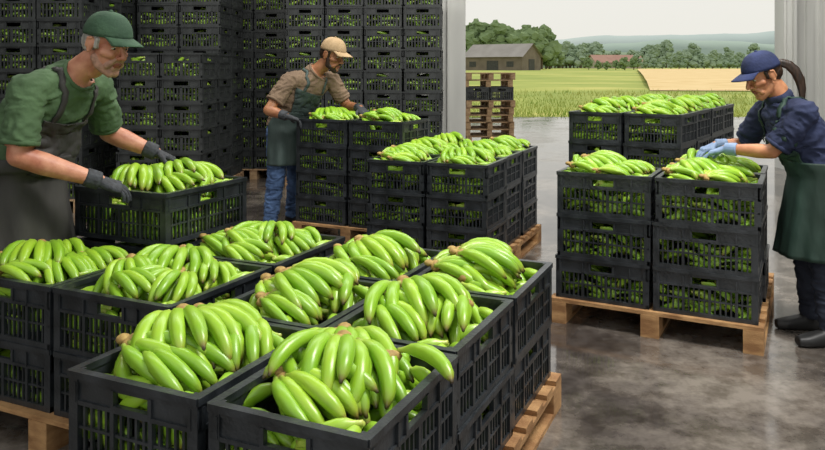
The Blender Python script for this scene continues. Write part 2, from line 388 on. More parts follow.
    if cfg.get('pony'):
        st=HM@V((-.090,0,.020)); bk=V((-ff.x,-ff.y-.25,0)).normalized()
        pts=[(0,.0,.016),(.04,.008,.020),(.08,-.006,.024),(.115,-.040,.027),(.14,-.09,.027),(.152,-.14,.022),(.155,-.19,.014),(.153,-.23,.005)]
        PP=[]
        for dx,dz,rr in ((0,0,1),(.008,.010,.55),(-.008,-.012,.55)):
            Q=[(st+bk*(a_+dx)+V((dx*.6,dx,z_+dz)),r_*rr) for a_,z_,r_ in pts]
            PP+=[('h',cap_geo(Q[i][0],Q[i][1],Q[i+1][0],Q[i+1][1])) for i in range(len(Q)-1)]
        fuse('ponytail',PP,{'h':cfg['hair']},.004,1,None,root)
    bmA=bmesh.new(); bmA.from_mesh(body.data)
    tb=BVHTree.FromPolygons([tuple(x) for x in P[0][1][0]],P[0][1][1])
    dl=[f for f in bmA.faces if (tb.find_nearest(f.calc_center_median())[3]>.035)]
    bmesh.ops.delete(bmA,geom=dl,context='FACES')
    for v,nn in [(v,v.normal.copy()) for v in bmA.verts]: v.co+=nn*.009
    def cut(co,no): bmesh.ops.bisect_plane(bmA,geom=bmA.verts[:]+bmA.edges[:]+bmA.faces[:],plane_co=co,plane_no=no,clear_outer=True)
    cut(chest-F1*.01,-F1); cut(chest+lat*.125*S,lat); cut(chest-lat*.125*S,-lat); top=chest.lerp(sm,cfg.get('bib',.35)); cut(top,spine); cut(hip+V((0,0,.0)),V((0,0,-1)))
    me=bpy.data.meshes.new('apron_bib'); bmA.to_mesh(me); bmA.free(); me.materials.clear(); me.materials.append(cfg['apron'])
    me.polygons.foreach_set('use_smooth',[True]*len(me.polygons)); me.polygons.foreach_set('material_index',[0]*len(me.polygons))
    a=obj('apron_bib',me,parent=root); sd=a.modifiers.new('s','SOLIDIFY'); sd.thickness=.004; sd.offset=1
    b=MB(); nr=30; nc=60; kz=min(J['knL'].z,J['knR'].z)-cfg.get('skirt',0); kc=(J['knL']+J['knR'])/2
    w2=hip.lerp(chest,.38)
    for i in range(nr):
        q=i/(nr-1); 
        if q<.3: c=w2.lerp(hip,q/.3)
        else: c=hip.lerp(V((kc.x,kc.y,kz)),(q-.3)/.7)
        A_=(.176+bl*.4+.035*q)*S+ .012; B_=(.145+bl*.8+.045*q)*S+.008
        if q<.3: B_+=bl*.2*math.sin(q/.3*math.pi)
        for j in range(nc):
            t=math.radians(-cfg.get('wrap',105)+2*cfg.get('wrap',105)*j/(nc-1)); fo=1+.045*q*math.sin(t*7+cfg['seed']+q)+.03*q*math.sin(t*13+2)+.03*noise.noise(V((t*2,q*5,cfg['seed'])))
            b.v.append(c+F0*B_*fo*math.cos(t)+hl*A_*fo*math.sin(t)+(F1*bl*.5 if q<.2 else V((0,0,0))))
    for i in range(nr-1):
        for j in range(nc-1): b.f.append((i*nc+j,i*nc+j+1,(i+1)*nc+j+1,(i+1)*nc+j)); b.m.append(0)
    a=obj('apron_skirt',b.mesh('apron_skirt',[cfg['apron']],True),parent=root); sd=a.modifiers.new('s','SOLIDIFY'); sd.thickness=.004
    sb=MB()
    for s in(-1,1):
        path=[top+F1*.14+lat*.105*s-spine*.01,sm+F1*.10+lat*.09*s+spine*.0,sm+lat*.085*s+spine*.10,sm-F1*.1+lat*.06*s,chest-F1*.16-lat*.0*s,wst-F1*.16-lat*.10*s]
        pts=[]
        for i in range(len(path)-1):
            for k in range(7): pts.append(path[i].lerp(path[i+1],k/7))
        pts.append(path[-1]); pr=[]
        for p_ in pts:
            h=bt.find_nearest(p_); pr.append((h[0]+h[1]*.008,h[1]))
        for i,(p_,n_) in enumerate(pr):
            tn=(pr[min(i+1,len(pr)-1)][0]-pr[max(i-1,0)][0]).normalized(); sd_=tn.cross(n_).normalized()*.014
            sb.v+=[p_-sd_,p_+sd_]
            if i: k=len(sb.v); sb.f.append((k-4,k-3,k-1,k-2)); sb.m.append(0)
    a=obj('apron_straps',sb.mesh('apron_straps',[cfg['apron']],True),parent=root); sd=a.modifiers.new('s','SOLIDIFY'); sd.thickness=.005; sd.offset=0
    return root

random.seed(3)
person('male_worker',dict(hip=(-1.93,3.62,1.0),chest=(-1.76,3.575,1.29),neck=(-1.60,3.54,1.49),
  shR=(-1.72,3.35,1.415),shL=(-1.58,3.76,1.42),elR=(-1.74,3.31,1.12),elL=(-1.60,3.95,1.17),
  wrR=(-1.46,3.49,.985),wrL=(-1.37,4.00,1.06),hdR=(0,0,0),hdL=(0,0,0),
  hpL=(-1.92,3.72,.93),hpR=(-1.93,3.53,.93),knL=(-1.88,3.76,.5),knR=(-1.90,3.50,.5),anL=(-1.93,3.80,.09),anR=(-1.98,3.47,.09),
  toL=(-1.7,3.82,.0),toR=(-1.75,3.43,0),head=(-1.42,3.49,1.625),fwd=(1,-.25,0),face=(.86,-.40,-.36)),
  dict(S=1.10,hs=1.12,belly=.05,arm=1.1,stub=True,shirt=M_green,pants=M_pantD,skin=M_skinM,shoe=M_shoe,glove=M_glove,hair=M_hairG,cap=M_capG,apron=M_apD,
  hfR=(.85,.45,-.42),hnR=(.25,.35,-.9),hfL=(.85,.0,-.35),hnL=(.1,-.2,-1),curlR=.42,curlL=.35,fat=1.2,sleeve=.78,seed=1,wrap=115))
person('male_worker',dict(hip=(-1.20,7.10,1.0),chest=(-1.04,7.02,1.29),neck=(-.90,6.96,1.49),
  shR=(-1.12,6.84,1.405),shL=(-.77,7.11,1.405),elR=(-1.29,6.72,1.14),elL=(-.62,7.16,1.15),
  wrR=(-1.12,6.66,1.09),wrL=(-.48,6.90,1.15),hdR=(0,0,0),hdL=(0,0,0),
  hpL=(-1.14,7.19,.93),hpR=(-1.25,7.02,.93),knL=(-1.13,7.25,.5),knR=(-1.27,6.98,.5),anL=(-1.17,7.31,.09),anR=(-1.33,7.00,.09),
  toL=(-.97,7.24,.0),toR=(-1.13,6.90,0),head=(-.73,6.88,1.645),fwd=(1,-.55,0),face=(.80,-.48,-.40)),
  dict(S=1.12,hs=1.18,arm=1.05,shirt=M_brown,pants=M_jean,skin=M_skinM2,shoe=M_shoe,glove=M_glove,hair=M_hairD,cap=M_capK,apron=M_apG,beard=True,bib=.55,
  hfR=(.80,.30,-.30),hnR=(.2,.1,-1),hfL=(.4,-.6,-.40),hnL=(0,-.1,-1),curlR=.5,curlL=.4,fat=1.2,sleeve=.68,seed=2,skirt=-.12,wrap=95))
person('female_worker',dict(hip=(2.30,4.22,.90),chest=(2.19,4.25,1.14),neck=(2.09,4.27,1.335),
  shL=(2.14,4.09,1.265),shR=(2.09,4.44,1.265),elL=(2.00,4.17,1.045),elR=(2.03,4.60,1.04),
  wrL=(1.81,4.335,1.045),wrR=(1.87,4.62,1.04),hdR=(0,0,0),hdL=(0,0,0),
  hpL=(2.31,4.14,.86),hpR=(2.31,4.30,.86),knL=(2.26,4.13,.46),knR=(2.27,4.32,.46),anL=(2.28,4.08,.09),anR=(2.30,4.33,.09),
  toL=(1.9,4.06,0),toR=(1.9,4.38,0),head=(1.985,4.26,1.475),fwd=(-1,.12,0),face=(-.88,-.12,-.48)),
  dict(S=.97,hs=1.02,bust=True,polo=True,shirt=M_navy,pants=M_pantD,skin=M_skinW,shoe=M_shoe,glove=M_gloveW,hair=M_hairD,cap=M_capN,apron=M_apW,
  hfL=(-.85,.40,-.35),hnL=(-.2,0,-1),hfR=(-.9,-.05,-.40),hnR=(-.2,0,-1),curlR=.35,curlL=.35,sleeve=.8,seed=4,wrap=125,pony=True))

# ------------------------------------------------------------ crate
_cr={}
def crate_mesh(W,L,H,far=False):
    k=(W,L,H,far)
    if k in _cr: return _cr[k]
    b=MB(); t=.010
    UB=.088 if not far else .098
    def side(length,place):
        h=length/2
        place(-h,h,-.004,t+.012,H-.020,H)          # rim lip
        place(-h,h,0,t+.004,H-.032,H-.020)
        hw=.062 if not far else .078; z0=H-.074; z1=H-.038
        if far: z0=H-.080; z1=H-.038
        place(-h,-hw,0,t,H-UB,H-.032); place(hw,h,0,t,H-UB,H-.032)
        place(-hw,hw,0,t,z1,H-.032); place(-hw,hw,0,t,H-UB,z0)
        place(-hw-.012,-hw,t,t+.007,z0-.01,z1+.006); place(hw,hw+.012,t,t+.007,z0-.01,z1+.006)
        place(-hw,hw,t,t+.007,z0-.010,z0); 
        place(-h,h,0,t+.006,H-UB-.006,H-UB+.006)
        place(-h,h,0,t+.006,0,.022)
        zm=.022+(H-.022-UB)*.5
        place(-h,h,0,t+.002,zm-.004,zm+.004)
        n=int(round((length-.05)/(.027 if not far else .038))); 
        for i in range(n+1):
            u=-h+.025+(length-.05)*i/n; w=.0042 if not far else .0085
            if i%5==0: w*=1.7
            place(u-w,u+w,0,t+(.006 if i%5==0 else 0),.022,H-UB)
            if i%5==0 and abs(u)>hw+.02: place(u-.004,u+.004,t,t+.009,H-UB,H-.03)
    wi=W/2-.022; li=L/2-.022
    side(W-.01,lambda u0,u1,d0,d1,z0,z1:b.box(u0,u1,li+d0,li+d1,z0,z1))
    side(W-.01,lambda u0,u1,d0,d1,z0,z1:b.box(u0,u1,-li-d1,-li-d0,z0,z1))
    side(L-.01,lambda u0,u1,d0,d1,z0,z1:b.box(wi+d0,wi+d1,u0,u1,z0,z1))
    side(L-.01,lambda u0,u1,d0,d1,z0,z1:b.box(-wi-d1,-wi-d0,u0,u1,z0,z1))
    for sx in (-1,1):
        for sy in (-1,1):
            x=sx*(W/2-.022); y=sy*(L/2-.022)
            b.box(x-.017,x+.017,y-.017,y+.017,0,H-.001)
    b.box(-wi,wi,-li,li,.004,.012)
    me=b.mesh('plastic_crate_mesh',[M_crate_far if far else M_crate])
    _cr[k]=me; return me

# ------------------------------------------------------------ bananas
PROF=[(0,.40),(.05,.36),(.11,.44),(.19,.78),(.3,.97),(.45,1.04),(.62,1.02),(.77,.93),(.87,.74),(.93,.48),(.96,.27),(.985,.24),(1,.12)]
PROFL=[(0,.3),(.12,.5),(.3,.95),(.6,1.0),(.82,.85),(.94,.45),(1,.15)]
class BB:
    def __init__(s): s.v=[];s.f=[];s.c=[];s.mi=[];s.g=[]
    def finger(s,p,d,up,L,r,bend,prof=PROF,sides=10,twist=0):
        d=d.normalized(); lat=d.cross(up).normalized(); up=lat.cross(d).normalized()
        tone=R(); n0=len(s.v); f0=len(s.f); prev=0; pos=p.copy(); k=0
        for (t,rr) in prof:
            dt=t-prev; prev=t
            a_mid=bend*(t-dt/2)
            dm=(d*math.cos(a_mid)-up*math.sin(a_mid)); pos=pos+dm*(dt*L)
            a=bend*t; uu=(up*math.cos(a)+d*math.sin(a))
            for i in range(sides):
                th=2*math.pi*i/sides+twist
                f=1+.06*math.cos(5*th)
                s.v.append(pos+(uu*math.sin(th)+lat*math.cos(th))*(r*rr*f)); s.c.append((t,tone,0,1))
            if k:
                a0=n0+(k-1)*sides; b0=n0+k*sides
                for i in range(sides):
                    j=(i+1)%sides; s.f.append((a0+i,a0+j,b0+j,b0+i)); s.mi.append(0)
            k+=1
        s.f.append(tuple(n0+(k-1)*sides+i for i in range(sides))); s.mi.append(0)
        s.f.append(tuple(n0+i for i in reversed(range(sides)))); s.mi.append(0)
        s.g.append((n0,len(s.v),f0,len(s.f)))
    def blob(s,c,rx,ry,rz,mi=1):
        n0=len(s.v); f0=len(s.f); a=6;bn=10
        for i in range(a+1):
            ph=math.pi*i/a
            for j in range(bn):
                th=2*math.pi*j/bn
                s.v.append(Vector((c[0]+rx*math.sin(ph)*math.cos(th),c[1]+ry*math.sin(ph)*math.sin(th),c[2]+rz*math.cos(ph)))); s.c.append((0,.5,0,1))
        for i in range(a):
            for j in range(bn):
                k=(j+1)%bn; s.f.append((n0+i*bn+j,n0+(i+1)*bn+j,n0+(i+1)*bn+k,n0+i*bn+k)); s.mi.append(mi)
        s.g.append((n0,len(s.v),f0,len(s.f)))
    def mesh(s,name,m=None):
        me=bpy.data.meshes.new(name); me.from_pydata([tuple(v) for v in s.v],[],s.f)
        me.materials.append(m or M_ban); me.materials.append(M_crown)
        me.polygons.foreach_set('material_index',s.mi)
        me.polygons.foreach_set('use_smooth',[True]*len(me.polygons))
        at=me.color_attributes.new('bt','FLOAT_COLOR','POINT')
        at.data.foreach_set('color',[x for c in s.c for x in c]); me.update(); return me
def hand_bb(i):
    random.seed(100+i); b=BB()
    n=random.choice((6,7,7)); spread=U(44,58); asym=U(-.15,.15)
    for k in range(n):
        q=(k/(n-1)*2-1); az=math.radians((q+asym)*spread+U(-4,4))
        d=Vector((math.cos(az),math.sin(az),math.tan(math.radians(U(22,32)-abs(q)*12))))
        T=Vector((-math.sin(az),math.cos(az),0))
        b.finger(Vector((-.012*q*q,q*.042,.010)),d,Vector((0,0,1))+T*q*U(.7,1.1),U(.235,.268),U(.0205,.0235),math.radians(U(62,88)),twist=R())
    n+=random.choice((-1,0))
    for k in range(n):
        q=(k/(n-1)*2-1); az=math.radians((q+asym)*(spread+8)+U(-5,5))
        d=Vector((math.cos(az),math.sin(az),math.tan(math.radians(U(-6,4)-abs(q)*4))))
        T=Vector((-math.sin(az),math.cos(az),0))
        b.finger(Vector((-.004-.012*q*q,q*.046,-.020)),d,Vector((0,0,1))+T*q*U(.8,1.2),U(.205,.24),U(.020,.0225),math.radians(U(36,56)),twist=R())
    b.blob((-.008,0,-.002),.024,.052,.022); b.blob((-.036,0,.008),.022,.022,.014)
    return b
HB=[hand_bb(i) for i in range(9)]
HV=[np.array([tuple(v) for v in b.v]) for b in HB]
_fl={}
def fill_mesh(W,L,H,n=None,var=0,top=False,shaded=False):
    k=(W,L,H,var,top,shaded)
    if k in _fl: return _fl[k]
    random.seed(int(W*1000)+var*17); b=BB(); wi=W/2-.024; li=L/2-.024
    n=n or int(W*L*H*1150*(1.45 if top else 1))
    for i in range(n):
        z=.04+(H-(.085 if not top else .045))*(i/n); a=U(0,6.28); 
        x=U(-wi,wi); y=U(-li,li)
        if R()<.6 and i<n*.85:
            if R()<.5: x=wi*random.choice((-1,1))*U(.88,1); a=math.pi/2+U(-.35,.35)
            else: y=li*random.choice((-1,1))*U(.88,1); a=U(-.35,.35)+(math.pi if R()<.5 else 0)
        d=Vector((math.cos(a),math.sin(a),U(-.1,.25)))
        p=Vector((x,y,z))-d.normalized()*.085
        hi=top and i>n*.6
        b.finger(p,d,Vector((U(-.6,.6),U(-.6,.6),1)),U(.18,.22),.022,U(.6,1.2),PROF if hi else PROFL,9 if hi else 6)
    for v in b.v:
        v.x=max(-wi,min(wi,v.x)); v.y=max(-li,min(li,v.y)); v.z=max(.014,min(H+(.02 if top else -.004),v.z))
    me=b.mesh('banana_fill_mesh',M_banS if shaded else None); _fl[k]=me; return me
def pile_mesh(w,l,fa,big=1.0):
    """bananas heaped in a crate; crate frame, z=0 is the rim. fa = direction the fingers fan out"""
    wi=w/2-.03; li=l/2-.03
    V_=[];F_=[];C_=[];M_=[]; n0=0
    F=np.array([math.cos(fa),math.sin(fa)]); T=np.array([-F[1],F[0]])
    if big>1.05: sp=[(-.25,.16,.0,0,.95),(-.24,-.15,.0,0,.95),(.0,.17,-.012,.7,.9),(.0,-.17,-.012,-.7,.9),(-.10,.01,.035,0,1.0)]
    else: sp=[(-.24,.15,-.005,0,.9),(-.24,-.14,-.005,0,.9),(-.02,.18,-.02,.8,.85),(-.02,-.19,-.02,-.8,.85),(.04,.07,-.015,.6,.85),(-.11,.0,.03,0,1.02)]
    if w*l>.33: sp=[(-.26,.19,-.005,0,.95),(-.27,-.02,-.005,0,.95),(-.23,-.20,-.005,0,.95),(-.02,.23,-.015,.8,.9),(.0,-.21,-.01,-.8,.9),(.07,.06,-.01,.4,.9),(-.10,.11,.03,.4,1.02),(-.08,-.11,.025,-.4,1.0)]
    for (s,t,z,tw,sc) in sp:
        best=None
        for tr in range(22):
            p=F*(s+U(-.04,.04))+T*(t+U(-.04,.04)); p=np.array([max(-wi+.04,min(wi-.04,p[0])),max(-li+.04,min(li-.04,p[1]))])
            a=fa+tw*.25+math.radians(U(-45,45)); hi=random.randrange(len(HB)); S=sc*big*U(.93,1.05)
            m=Matrix.Translation((p[0],p[1],z+.030))@Matrix.Rotation(a,4,'Z')@Matrix.Rotation(U(-.02,.14),4,'Y')@Matrix.Rotation(U(-.16,.16),4,'X')@Matrix.Scale(S,4)
            M=np.array(m); v=HV[hi]@M[:3,:3].T+M[:3,3]
            bad=((np.abs(v[:,0])>wi)|(np.abs(v[:,1])>li))&(v[:,2]<.012)
            far=(np.maximum(np.abs(v[:,0])-w/2-.03,0)+np.maximum(np.abs(v[:,1])-l/2-.03,0)).sum()*.3
            score=bad.sum()+far*20
            if best is None or score<best[0]: best=(score,hi,v,bad)
        _,hi,v,bad=best; b=HB[hi]
        for (a0,a1,f0,f1) in b.g:
            bd=bad[a0:a1].mean()
            if bd>.22: continue
            vv=v[a0:a1].copy()
            lo=vv[:,2]<.004
            vv[lo,0]=np.clip(vv[lo,0],-wi,wi); vv[lo,1]=np.clip(vv[lo,1],-li,li); 
            V_.append(vv); C_+=b.c[a0:a1]
            for q,mi in zip(b.f[f0:f1],b.mi[f0:f1]): F_.append(tuple(i-a0+n0 for i in q)); M_.append(mi)
            n0+=a1-a0
    o=BB(); o.v=[tuple(x) for x in np.concatenate(V_)]; o.f=F_; o.c=C_; o.mi=M_
    return o.mesh('banana_pile_mesh')

# ------------------------------------------------------------ pallets
_pl={}
def pallet_mesh(W,L,mt=None,H=.145):
    k=(W,L,mt)
    if k in _pl: return _pl[k]
    b=MB(); bt=.02
    for i in range(3):
        x=-W/2+.05+(W-.1)*i/2
        b.box(x-.05,x+.05,-L/2,L/2,H-2*bt-.002,H-bt-.001)
        b.box(x-.05,x+.05,-L/2,L/2,0,bt)
        for j in range(3):
            y=-L/2+.07+(L-.14)*j/2
            b.box(x-.05,x+.05,y-.07,y+.07,bt,H-2*bt-.002)
    n=max(5,int(L/.15))
    for j in range(n):
        y=-L/2+.05+(L-.1)*j/(n-1)
        b.box(-W/2,W/2,y-.048,y+.048,H-bt,H)
    me=b.mesh('wooden_pallet_mesh',[mt or M_wood]); _pl[k]=me; return me

# ------------------------------------------------------------ grid group
PZ=.145
def group(near,ang,W,L,H,cells,fing=-45,pal=None,gapf=.016,big=1.0):
    A=Vector((math.cos(math.radians(ang)),math.sin(math.radians(ang)),0)); B=Vector((-A.y,A.x,0))
    N=Vector((near[0],near[1],0)); rz=math.radians(ang-90)
    for (cb,ca,cnt,lift) in cells:
        c=N+A*(L*(ca+.5))+B*(W*(cb+.5))
        w=W-gapf; l=L-gapf
        for k in range(cnt):
            top=(k==cnt-1)
            j=U(-.006,.006); jr=math.radians(U(-.7,.7)); z=PZ+.001+H*k+(lift if top else 0)
            cr=obj('banana_crate',crate_mesh(round(w,3),round(l,3),H),(c.x+j,c.y-j,z),rz+jr)
            st=random.getstate(); fm=fill_mesh(round(w,3),round(l,3),H,var=(k+cb)%2,top=top); random.setstate(st)
            obj('banana_fill',fm,(0,0,.0),0,cr)
            if top:
                obj('banana_pile',pile_mesh(w,l,math.radians(fing+U(-22,22))-rz,big),(c.x,c.y,z+H),rz)
    if pal:
        for (b0,b1,a0,a1) in pal:
            c=N+A*((a0+a1)/2)+B*((b0+b1)/2)
            obj('wooden_pallet',pallet_mesh(round(b1-b0,3),round(a1-a0,3)),(c.x,c.y,0),rz)

random.seed(11)
group((-.10,1.72),65.5,.49,.59,.25,[(0,0,2,0),(1,0,2,0),(0,1,2,0),(1,1,2,0),(0,2,2,0),(1,2,2,0)],pal=[(-.02,1.0,-.02,1.80)],fing=-55,big=1.12)
group((-.86,2.68),65.5,.62,.64,.25,[(0,0,2,0),(0,1,2,0),(1,1,3,.02)],pal=[(0.02,1.30,-.02,1.30)],fing=-55)
group((-1.424,2.937),65.5,.60,.52,.25,[(0,0,2,0)],fing=-55)
group((.52,5.2),67,.475,.5,.23,[(b,a,3,0) for a in range(3) for b in range(2)],pal=[(-.02,.97,-.02,1.52)],fing=-50)
group((-.08,6.24),64,.545,.55,.23,[(0,0,4,0),(1,0,4,0)],pal=[(-.01,1.10,-.02,.6)],fing=-50)
group((1.84,3.95),62,.565,.46,.25,[(0,0,3,0),(1,0,3,0),(0,1,3,0),(1,1,2,0)],pal=[(-.01,1.15,-.02,1.2)],fing=-50)
group((2.12,5.9),57,.475,.58,.25,[(b,a,4,0) for a in range(4) for b in range(2)],pal=[(-.01,.96,-.02,2.34)],fing=-50)

# ------------------------------------------------------------ storage towers
def tower(x,y,ang,cols,rows,depth,h=.27,w=.5,l=.5,base=.145):
    e=empty('crate_tower',(x,y,0),math.radians(ang)); n=0
    cm=crate_mesh(w-.01,l-.01,h,True); fm=[fill_mesh(w-.01,l-.01,h,n=60,var=v,shaded=True) for v in (5,6)]
    z=0; pm=pallet_mesh(round(cols*w,3),round(depth*l,3),M_woodold)
    for r in range(rows):
        if r==0:
            obj('pallet',pm,(cols*w/2,depth*l/2,z),0,e); z+=.146
        for c in range(cols):
            for d in range(depth):
                n+=1; o=obj('crate_%d'%n,cm,(w*(c+.5)+U(-.008,.008),l*(d+.5)+U(-.008,.008),z),0,e)
                if d==0 or c==cols-1 or c==0 or r==rows-1:
                    f=obj('bananas_%d'%n,random.choice(fm),(w*(c+.5),l*(d+.5),z),random.choice((0,math.pi)),e)
        z+=h
    return e
tower(-1.62,9.55,-3,4,10,2)
tower(-2.68,10.3,-3,2,10,2)
tower(-3.35,9.1,-3,2,10,2,w=.52)
tower(-4.45,9.3,-3,2,10,2,w=.52)
tower(-3.05,7.7,-4,2,6,2,w=.46,h=.255)
tower(-4.95,7.9,-2,3,10,2,w=.5)
tower(-6.5,8.6,0,3,10,2,w=.5)

# ------------------------------------------------------------ building
def boxobj(name,x0,x1,y0,y1,z0,z1,m):
    b=MB(); b.box(x0,x1,y0,y1,z0,z1); return obj(name,b.mesh(name,[m]))
boxobj('floor',-40,60,-8,24,-.2,0,M_floor)
def corr(name,x0,x1,y,z0,z1,m,pitch=.2,dep=.03):
    b=MB(); n=int((x1-x0)/pitch); P=[]
    for i in range(n):
        x=x0+i*pitch; 
        for (dx,dy) in ((0,0),(.35,0),(.42,1),(.93,1)): P.append((x+dx*pitch,y-dy*dep))
    P.append((x0+n*pitch,y))
    for p in P: b.v+=[(p[0],p[1],z0),(p[0],p[1],z1)]
    b.f=[(2*i,2*i+2,2*i+3,2*i+1) for i in range(len(P)-1)]; b.m=[0]*len(b.f)
    o=obj(name,b.mesh(name,[m])); s=o.modifiers.new('s','SOLIDIFY'); s.thickness=.01; return o
corr('wall_back_left',-8.0,.5,11.5,0,5.4,M_metal)
corr('wall_back_right',5.75,10,11.5,0,5.4,M_metal)
corr('wall_header',.5,5.75,11.5,4.4,5.4,M_metal)
def jamb(name,x0,x1):
    b=MB(); b.box(x0,x1,11.30,11.60,0,4.4); b.box(x0+.03,x1-.03,11.26,11.30,0,4.4); b.box(x0+.10,x0+.14,11.2,11.26,0,4.4)
    return obj(name,b.mesh(name,[M_metal]))
jamb('door_frame_left',.42,.80); jamb('door_frame_right',5.6,5.78)
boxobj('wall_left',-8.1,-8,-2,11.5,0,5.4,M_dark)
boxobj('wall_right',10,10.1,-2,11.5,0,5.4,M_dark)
boxobj('ceiling',-8.1,10.1,2.5,11.7,5.4,5.5,M_roof)

# ------------------------------------------------------------ outside
def th(x,y):
    t=max(0,y-30); return -.05+ (1-math.exp(-t/160))*2.0+ .0035*max(0,y-150)+ .15*noise.noise(Vector((x*.03,y*.03,0)))*min(1,t/20)
def terr_mat():
    m=bpy.data.materials.new('meadow_ground'); m.use_nodes=True; nt=m.node_tree; b=nt.nodes['Principled BSDF']; b.inputs['Roughness'].default_value=.95
    b.inputs['Specular IOR Level'].default_value=.1
    tc=nt.nodes.new('ShaderNodeTexCoord'); mp=nt.nodes.new('ShaderNodeMapping'); mp.inputs['Scale'].default_value=(.05,.09,1)
    nt.links.new(tc.outputs['Object'],mp.inputs[0])
    n=nt.nodes.new('ShaderNodeTexNoise'); n.inputs['Scale'].default_value=1.2; n.inputs['Detail'].default_value=8; n.inputs['Roughness'].default_value=.7
    nt.links.new(mp.outputs[0],n.inputs[0])
    r=nt.nodes.new('ShaderNodeValToRGB'); cr=r.color_ramp
    cr.elements[0].position=.36; cr.elements[0].color=lin('#829549'); cr.elements[1].position=.70; cr.elements[1].color=lin('#d2c878')
    e=cr.elements.new(.54); e.color=lin('#a6ae5c')
    nt.links.new(n.outputs['Fac'],r.inputs[0]); nt.links.new(r.outputs[0],b.inputs['Base Color']); return m
M_terr=terr_mat()
def grid(name,xs,ys,zf,m):
    b=MB()
    for y in ys:
        for x in xs: X=x(y) if callable(x) else x; b.v.append((X,y,zf(X,y)))
    nx=len(xs)
    for j in range(len(ys)-1):
        for i in range(nx-1): b.f.append((j*nx+i,j*nx+i+1,(j+1)*nx+i+1,(j+1)*nx+i)); b.m.append(0)
    return obj(name,b.mesh(name,[m],True))
ys=[23.9+ (k/60)**2.2*900 for k in range(61)]
grid('meadow_ground',[(lambda y,q=q:(q-.45)*(80+y*2.4)) for q in [i/40 for i in range(41)]],ys,th,M_terr)
M_wheat=mat('wheat','#d2b57e','#e6cd9a',2,.95,spec=.1,stretch=(.2,1,1))
wy=[46+(k/20)**1.6*150 for k in range(21)]
grid('wheat_field',[(lambda y,q=q:y*.295+1+q*(y*.6)) for q in [i/12 for i in range(13)]],wy,lambda x,y:th(x,y)+.05+.35*min(1,(y-46)/12),M_wheat)
M_grass=mat('grass_blades','#839b44','#b9b868',.3,.9,spec=.1)
def grass():
    b=MB()
    for i in range(9000):
        y=24.0+(R()**2)*21; x=U(-.05,1.1)*y*.75+U(-2,3); h=U(.08,.28)*(1 if y>25 else .6); a=U(0,3.14); w=.012+y*.0003
        z=th(x,y); c,s=math.cos(a)*w,math.sin(a)*w; n=len(b.v); lx,ly=U(-.12,.12),U(-.1,.1)
        b.v+=[(x-c,y-s,z-.02),(x+c,y+s,z-.02),(x+lx,y+ly,z+h)]; b.f.append((n,n+1,n+2)); b.m.append(0)
    return obj('meadow_grass',b.mesh('meadow_grass',[M_grass]))
grass()
def ridge(name,y,h0,amp,c1,c2,seed,fr=.004):
    b=MB(); n=160
    for i in range(n+1):
        x=-y*.9+2.4*y*i/n
        h=h0+amp*noise.fractal(Vector((x*fr,seed,0)),1,2,4)+1.2*y/500*abs(noise.noise(Vector((x*fr*14,seed,5))))
        b.v+=[(x,y,-5),(x,y,h*.7),(x,y+40,h),(x,y+200,h*.6)]
    for i in range(n):
        for k in range(3): b.f.append((i*4+k,i*4+4+k,i*4+5+k,i*4+1+k)); b.m.append(0)
    return obj(name,b.mesh(name,[mat(name+'_haze',c1,c2,.01,1,spec=0)],True))  # aerial haze is painted into the ridge's pale base colours
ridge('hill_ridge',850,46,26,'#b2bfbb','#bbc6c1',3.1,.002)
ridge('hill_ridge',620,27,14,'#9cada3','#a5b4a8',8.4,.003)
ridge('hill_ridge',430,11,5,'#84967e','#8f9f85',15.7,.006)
M_leaf=mat('tree_foliage','#6d8259','#90a178',.25,.95,1,2.2,spec=.05,bdist=.4); M_leaf2=mat('tree_foliage_far','#879a80','#9dac92',.3,.95,1,2,spec=.05,bdist=.4)  # distance haze mixed into both foliage colours, paler on the far trees
M_bark=mat('bark','#6a5a4a','#7c6b59',4,.9)
def tree_mesh(seed,m):
    random.seed(seed); bm=bmesh.new()
    for i in range(34):
        a=U(0,6.28); rr=U(.05,.40)
        z=U(.25,.92); s=U(.07,.16)*(1.15-z*.4)
        mt=Matrix.Translation((math.cos(a)*rr*(1.25-z),math.sin(a)*rr*(1.25-z),z))
        r=bmesh.ops.create_icosphere(bm,subdivisions=2,radius=s,matrix=mt)
        for v in r['verts']:
            v.co+=Vector((noise.noise(v.co*16),noise.noise(v.co*16+Vector((5,5,5))),noise.noise(v.co*16+Vector((9,1,3)))))*.075
    nf=len(bm.faces)
    bmesh.ops.create_cone(bm,cap_ends=True,segments=8,radius1=.035,radius2=.02,depth=.5,matrix=Matrix.Translation((0,0,.22)))
    bm.faces.ensure_lookup_table()
    for i,f in enumerate(bm.faces): f.material_index=0 if i<nf else 1; f.smooth=False
    me=bpy.data.meshes.new('tree_mesh'); bm.to_mesh(me); bm.free(); me.materials.append(m); me.materials.append(M_bark); return me
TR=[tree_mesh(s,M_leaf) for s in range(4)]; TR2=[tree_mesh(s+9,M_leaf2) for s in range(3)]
random.seed(5)
def tree(u,y,h,far=False):
    x=u*y; o=obj('tree',random.choice(TR2 if far else TR),(x,y,th(x,y)-.2),U(0,6)); o.scale=(h*U(1.0,1.3),h*U(1.0,1.3),h)
for i in range(22): tree(.055+.135*i/22+U(-.004,.004),U(235,270),U(11,17)-i*.12)
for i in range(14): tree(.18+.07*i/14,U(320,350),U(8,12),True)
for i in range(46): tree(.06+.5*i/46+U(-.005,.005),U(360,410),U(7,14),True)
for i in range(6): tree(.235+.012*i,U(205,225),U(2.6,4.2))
for i in range(18): tree(.30+.2*i/18,U(240,280),U(3.5,6.5),True)
